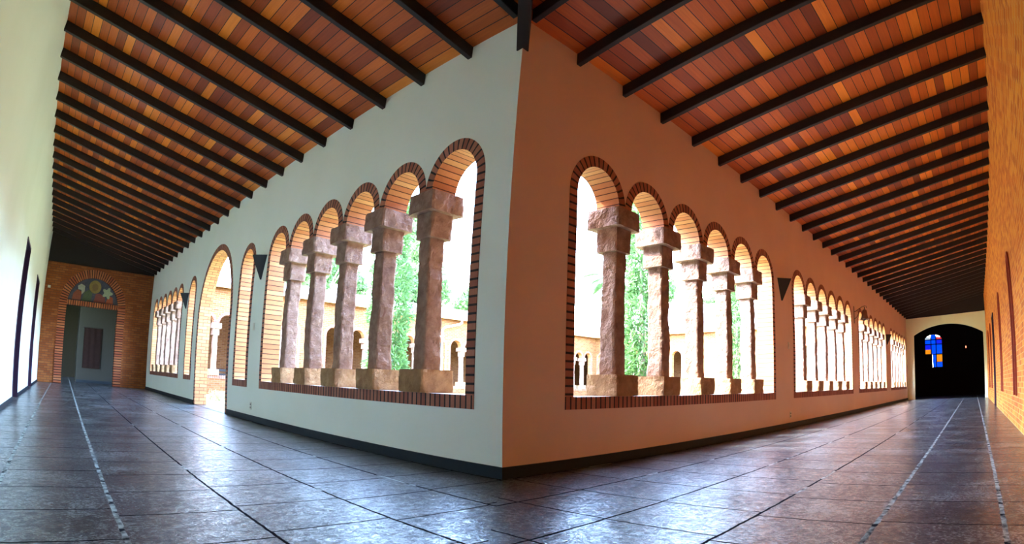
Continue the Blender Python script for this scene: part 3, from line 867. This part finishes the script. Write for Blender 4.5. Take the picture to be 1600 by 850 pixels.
# courtyard ground and the land beyond
tag(box('floor_courtyard', 0.28, LX, 0.28, LY, -.25, -.06, M_GRASS), kind='structure')
tag(box('ground', -120, 160, -120, 160, -.6, -.26, m_plain('grassland', (0.22, 0.28, 0.10), 0.95, 0.1, 0, 0.3, 0.5)), kind='structure')

# downpipe on the far wall
dp = thing('downpipe', 'white rainwater pipe with a bent neck on the brick wall across the courtyard', 'pipe', (13.45, LY - .08, 0))
bm = bmesh.new(); tube(bm, [(1.0, -.22, 3.90), (1.0, -.22, 3.74), (.88, -.20, 3.66), (.12, -.04, 3.46), (0, 0, 3.36), (0, 0, .2), (0, 0, -.05)], 0.055, 10); from_bm('pipe', bm, M_PIPE, dp, True)
for z in (.9, 2.0, 3.0): box('pipe_clip', -.08, .08, -.065, .075, z, z + .035, M_PIPE, dp)

# ------------------------------------------------------------------ wall fittings
def sconce(x, y, axis, label):
    s = thing('wall_sconce', label, 'wall lamp', (x, y, 2.26), 0 if axis == 'L' else PI / 2, 'black wedge wall lamps')
    bm = bmesh.new()
    # inverted wedge against the wall, opening upwards; local -x points away from the wall
    n = 2; top = []; inn = []
    for i in range(n + 1):
        a = PI / 2 + PI * i / n
        top.append(bm.verts.new((0.20 * math.cos(a) - .003, 0.20 * math.sin(a), 0.38))); inn.append(bm.verts.new((0.18 * math.cos(a) - .006, 0.18 * math.sin(a), 0.38)))
    tip = [bm.verts.new((0.02 * math.cos(PI / 2 + PI * i / n) - .003, 0.02 * math.sin(PI / 2 + PI * i / n), 0)) for i in range(n + 1)]
    it = bm.verts.new((-.012, 0, .06))
    for i in range(n):
        bm.faces.new((top[i], top[i + 1], tip[i + 1], tip[i])); bm.faces.new((top[i], inn[i], inn[i + 1], top[i + 1])); bm.faces.new((inn[i], it, inn[i + 1]))
    bm.faces.new((top[0], tip[0], tip[-1], top[-1])); bm.faces.new(tip)
    bmesh.ops.recalc_face_normals(bm, faces=bm.faces[:])
    from_bm('lamp_shade', bm, M_BLACK, s)
    bm = bmesh.new(); lathe(bm, [(0, .30), (.025, .30), (.035, .34), (.02, .375), (0, .38)], 12, (-.07, 0, 0)); from_bm('bulb', bm, M_IVORY, s, True)
sconce(0, 5.97, 'L', 'black wedge wall lamp between the nearest window and the slim arch of the white wall')
sconce(0, 12.12, 'L', 'small black wedge wall lamp before the far window of the white wall')
sconce(6.48, 0, 'R', 'black wedge wall lamp after the nearest window of the peach wall')
sconce(18.9, 0, 'R', 'tiny black wedge wall lamp before the last window of the peach wall')

def plate_fit(fr_, u, z, label, kind_):
    o = thing('wall_socket' if kind_ == 's' else 'light_switch', label, 'wall socket' if kind_ == 's' else 'light switch', tuple(fr_(u, 0, z)))
    def bx(nm, a0, a1, d0, d1, z0, z1, m, b=0.0):
        p0, p1 = fr_(a0, d0, z0) - fr_(0, 0, 0), fr_(a1, d1, z1) - fr_(0, 0, 0)
        return box(nm, min(p0.x, p1.x), max(p0.x, p1.x), min(p0.y, p1.y), max(p0.y, p1.y), z0, z1, m, o, b)
    bx('cover_plate', -.038, .038, -.010, -.0006, -.06, .06, M_IVORY, 0.002)
    if kind_ == 's':
        bx('outlet', -.016, .016, -.0125, -.0095, .012, .038, M_BLACK); bx('outlet', -.016, .016, -.0125, -.0095, -.038, -.012, M_BLACK)
    else:
        bx('toggle', -.012, .012, -.017, -.0095, -.024, .024, M_IVORY)
plate_fit(FL, 6.10, 0.24, 'small wall socket low on the white wall beside the arched doorway', 's')
plate_fit(FL, 6.13, 1.51, 'ivory switch plate at shoulder height on the white wall', 'w')
plate_fit(FR, 6.89, 0.235, 'small wall socket low on the peach wall between two windows', 's')
plate_fit(FR, 6.81, 1.484, 'switch plate at shoulder height on the peach wall', 'w')

# bell on its bracket
bl = thing('wall_bell', 'brown bell hanging from a curved iron bracket on the peach wall', 'bell', (12.78, 0, 2.47))
bm = bmesh.new(); add_box(bm, -.02, .02, -.014, -.0006, 0, .48); from_bm('back_plate', bm, M_IRON, bl)
bm = bmesh.new()
tube(bm, [(0, -.01, .33)] + [(0, -.05 - .33 * math.sin(PI * .5 * i / 8), .33 + .14 * math.sin(PI * i / 10)) for i in range(9)] + [(0, -.385, .44), (0, -.36, .405)], 0.011, 8)
tube(bm, [(0, -.01, .12), (0, -.08, .17), (0, -.13, .26), (0, -.12, .36)], 0.008, 8)
from_bm('bracket_arm', bm, M_IRON, bl)
bm = bmesh.new(); lathe(bm, [(0.0, .375), (.03, .37), (.06, .345), (.075, .29), (.085, .20), (.105, .135), (.135, .10), (.13, .09), (.09, .13), (.07, .20), (.055, .30), (0, .33)], 24, (0, -.31, 0)); from_bm('bell_body', bm, M_BRONZE, bl, True)
bm = bmesh.new(); tube(bm, [(0, -.31, .44), (0, -.31, .37)], 0.013, 8); from_bm('bell_yoke', bm, M_IRON, bl)
bm = bmesh.new(); tube(bm, [(0, -.31, .33), (0, -.31, .11)], [.006, .010], 8); lathe(bm, [(0, .055), (.02, .07), (.02, .095), (0, .11)], 10, (0, -.31, 0)); from_bm('clapper', bm, M_IRON, bl)

# little white sensor box on the brick end wall
sn = thing('wall_sensor', 'tiny white sensor box high on the brick end wall by the outer wall', 'sensor', (-3.80, LY, 3.05))
box('housing', -.05, .05, -.05, -.0006, 0, .085, M_IVORY, sn, 0.006)
bm = bmesh.new(); lathe(bm, [(0, -.02), (.02, -.012), (.022, .0)], 12, (0, -.03, 0)); from_bm('lens', bm, M_BLACK, sn, True)

# ------------------------------------------------------------------ plants
def m_leaf(name, a, b, tr=0.35):
    t = NT(name, 0.6, 0.25)
    n_ = t.white(t.comb(t.math('FLOOR', t.math('MULTIPLY', t.sep(t.pos())[0], 9.0)), t.math('FLOOR', t.math('MULTIPLY', t.sep(t.pos())[1], 9.0)), t.math('FLOOR', t.math('MULTIPLY', t.sep(t.pos())[2], 9.0))))
    c = t.mix(n_, a, b); t.col(c)
    tn = t.n.new('ShaderNodeBsdfTranslucent'); t.l.new(c, tn.inputs[0])
    mx = t.n.new('ShaderNodeMixShader'); mx.inputs[0].default_value = tr
    t.l.new(t.b.outputs[0], mx.inputs[1]); t.l.new(tn.outputs[0], mx.inputs[2]); t.l.new(mx.outputs[0], t.n['Material Output'].inputs[0])
    return t.m
M_CYP = m_leaf('cypress green', (0.055, 0.12, 0.03), (0.14, 0.25, 0.075))
M_LEAF = m_leaf('broad leaf green', (0.05, 0.10, 0.03), (0.12, 0.21, 0.07))
M_PALM = m_leaf('palm green', (0.06, 0.12, 0.04), (0.12, 0.20, 0.08))
M_BARK = m_plain('grey brown bark', (0.30, 0.22, 0.16), 0.9, 0.1, 0, 0.3, 14)
def leaf(bm, c, d, n, l, w_):
    s = d.cross(n).normalized() * w_
    vs_ = [bm.verts.new(c), bm.verts.new(c + d * l * .5 + s), bm.verts.new(c + d * l), bm.verts.new(c + d * l * .5 - s)]
    bm.faces.new(vs_)
def rv(rnd): return Vector((rnd.gauss(0, 1), rnd.gauss(0, 1), rnd.gauss(0, 1))).normalized()
def cypress(x, y, h, r, label, seed, nl=9000):
    rnd = random.Random(seed)
    t_ = thing('cypress_tree', label, 'tree', (x, y, -.06), 0, 'cypresses in the courtyard')
    bm = bmesh.new(); tube(bm, [(0, 0, -.05), (.02, 0, h * .4), (0, .01, h * .85)], [.10, .07, .02], 8); from_bm('trunk', bm, M_BARK, t_)
    bm = bmesh.new()
    for i in range(nl):
        z = .35 + (h - .35) * (rnd.random() ** 1.15)
        f = (z - .35) / (h - .35)
        rr = r * (1 - f ** 1.8) * (min(1, .45 + f * 5)) * (0.82 + .3 * noise.noise(Vector((x + z * 1.3, y, seed))))
        a = rnd.random() * 2 * PI
        q_ = rr * math.sqrt(.25 + .75 * rnd.random()) * (.85 + .35 * noise.noise(Vector((math.cos(a) * 2, math.sin(a) * 2, z * 1.8 + seed))))
        c = Vector((q_ * math.cos(a), q_ * math.sin(a), z))
        d = (Vector((math.cos(a) * .7, math.sin(a) * .7, rnd.uniform(-.9, .9))) + rv(rnd) * .5).normalized()
        leaf(bm, c, d, rv(rnd), rnd.uniform(.10, .24), rnd.uniform(.014, .032))
    from_bm('foliage', bm, M_CYP, t_)
    return t_
cypress(4.75, 9.55, 7.2, .80, 'tall green cypress seen between the nearest columns of the white wall', 3, 12000)
cypress(8.3, 4.15, 7.2, .66, 'tall cypress seen between the first two columns of the peach wall', 8, 12000)
cypress(14.2, 4.25, 5.2, .55, 'smaller cypress seen past the last column of the nearest peach window', 12, 6000)

def palm(x, y, h, label, seed):
    rnd = random.Random(seed)
    t_ = thing('palm_tree', label, 'palm', (x, y, -.26), 0, None)
    bm = bmesh.new(); tube(bm, [(0, 0, 0), (.1, 0, h * .35), (.05, .1, h * .7), (0, 0, h)], [.24, .19, .17, .20], 10); from_bm('trunk', bm, M_BARK, t_)
    for k in range(18):
        bm = bmesh.new()
        a = 2 * PI * k / 18 + rnd.uniform(-.15, .15); up = rnd.uniform(-.1, 1.1); L_ = rnd.uniform(2.3, 3.0)
        pts = []; p_ = Vector((0, 0, h)); d = Vector((math.cos(a), math.sin(a), up)).normalized()
        for i in range(12):
            pts.append(p_.copy()); p_ = p_ + d * L_ / 11; d = (d + Vector((0, 0, -.14))).normalized()
        tube(bm, pts, [.03 - .002 * i for i in range(12)], 4)
        for i in range(1, 48):
            q_ = i / 48 * 11; i0 = min(int(q_), 10); c = pts[i0].lerp(pts[i0 + 1], q_ - i0); dd = (pts[i0 + 1] - pts[i0]).normalized()
            sd_ = dd.cross(Vector((0, 0, 1))).normalized()
            for s in (-1, 1):
                leaf(bm, c, (sd_ * s + dd * .6 + Vector((0, 0, -.35))).normalized(), Vector((0, 0, 1)), .75 * math.sin(PI * (.12 + .8 * i / 48)) + .15, .045)
        from_bm('frond', bm, M_PALM, t_)
palm(25.2, 27.2, 8.8, 'palm tree rising behind the roof across the courtyard', 4)
palm(35.5, 25.0, 10.2, 'second palm farther off behind the far roof corner', 9)

def tree(x, y, h, r, label, seed, nl=7000):
    rnd = random.Random(seed)
    t_ = thing('leafy_tree', label, 'tree', (x, y, -.26), 0, 'trees beyond the roofs')
    bm = bmesh.new(); tube(bm, [(0, 0, 0), (.1, .1, h * .3), (0, 0, h * .6)], [.22, .17, .10], 8)
    for k in range(6):
        a = 2 * PI * k / 6; tube(bm, [(0, 0, h * .42), (math.cos(a) * r * .4, math.sin(a) * r * .4, h * .62), (math.cos(a) * r * .75, math.sin(a) * r * .75, h * .76)], [.09, .06, .02], 6)
    from_bm('trunk', bm, M_BARK, t_)
    cl = [(Vector((rnd.gauss(0, .45) * r, rnd.gauss(0, .45) * r, h * .68 + rnd.gauss(0, .16) * h)), r * rnd.uniform(.25, .45)) for _ in range(22)]
    bm = bmesh.new()
    for i in range(nl):
        c, q_ = cl[rnd.randrange(len(cl))]
        leaf(bm, c + rv(rnd) * q_ * rnd.random() ** .4, rv(rnd), rv(rnd), rnd.uniform(.32, .60), rnd.uniform(.10, .18))
    from_bm('foliage', bm, M_LEAF, t_)
for i, (x, y, h, r, lab) in enumerate([
    (8.5, 30, 10.5, 2.6, 'leafy tree behind the roof, seen between the far columns of the white wall window'),
    (13.5, 34, 12.5, 3.0, 'leafy tree behind the roof, seen through the middle of the white wall window'),
    (20.0, 33, 10.5, 2.8, 'leafy tree over the roof right of the downpipe'),
    (29.5, 35, 11.5, 3.0, 'bushy tree over the far courtyard corner, seen by the window jamb'),
    (43, 27, 12.5, 3.0, 'leafy tree behind the east roof, seen left of the first peach-wall column'),
    (41, 15, 10.5, 3.0, 'leafy tree behind the east roof, seen between columns of the peach wall')]):
    tree(x, y, h, r, lab, 20 + i)

# low bush beyond the doorway
rnd = random.Random(2)
bu = thing('low_bush', 'low dry bush in the grass outside the arched doorway', 'bush', (1.6, 14.2, -.06))
bm = bmesh.new()
for i in range(500):
    a = rnd.random() * 2 * PI; r_ = .35 * math.sqrt(rnd.random())
    leaf(bm, Vector((r_ * math.cos(a), r_ * math.sin(a), rnd.uniform(.02, .24))), (rv(rnd) + Vector((0, 0, .5))).normalized(), rv(rnd), rnd.uniform(.06, .13), .012)
from_bm('foliage', bm, m_leaf('dry leaf', (0.35, 0.32, 0.14), (0.45, 0.42, 0.2)), bu)
bm = bmesh.new()
for k in range(5): tube(bm, [(0, 0, -.02), (.12 * math.cos(k * 1.3), .12 * math.sin(k * 1.3), .18)], .006, 5)
from_bm('stems', bm, M_BARK, bu)

# dark bench inside the gallery across the courtyard, seen through the doorway
bn = thing('wooden_bench', 'dark wooden bench in the gallery seen through the arched doorway', 'bench', (3.35, LY + 1.6, 0))
box('seat', -.75, .75, -.22, .22, .42, .46, M_BEAM, bn, .005)
for z in (.62, .80): box('back_rail', -.75, .75, .18, .21, z, z + .10, M_BEAM, bn, .004)
for sx in (-1, 1):
    box('leg', sx * .70 - .03, sx * .70 + .03, -.20, -.14, 0, .42, M_BEAM, bn)
    box('leg', sx * .70 - .03, sx * .70 + .03, .15, .21, 0, .95, M_BEAM, bn)
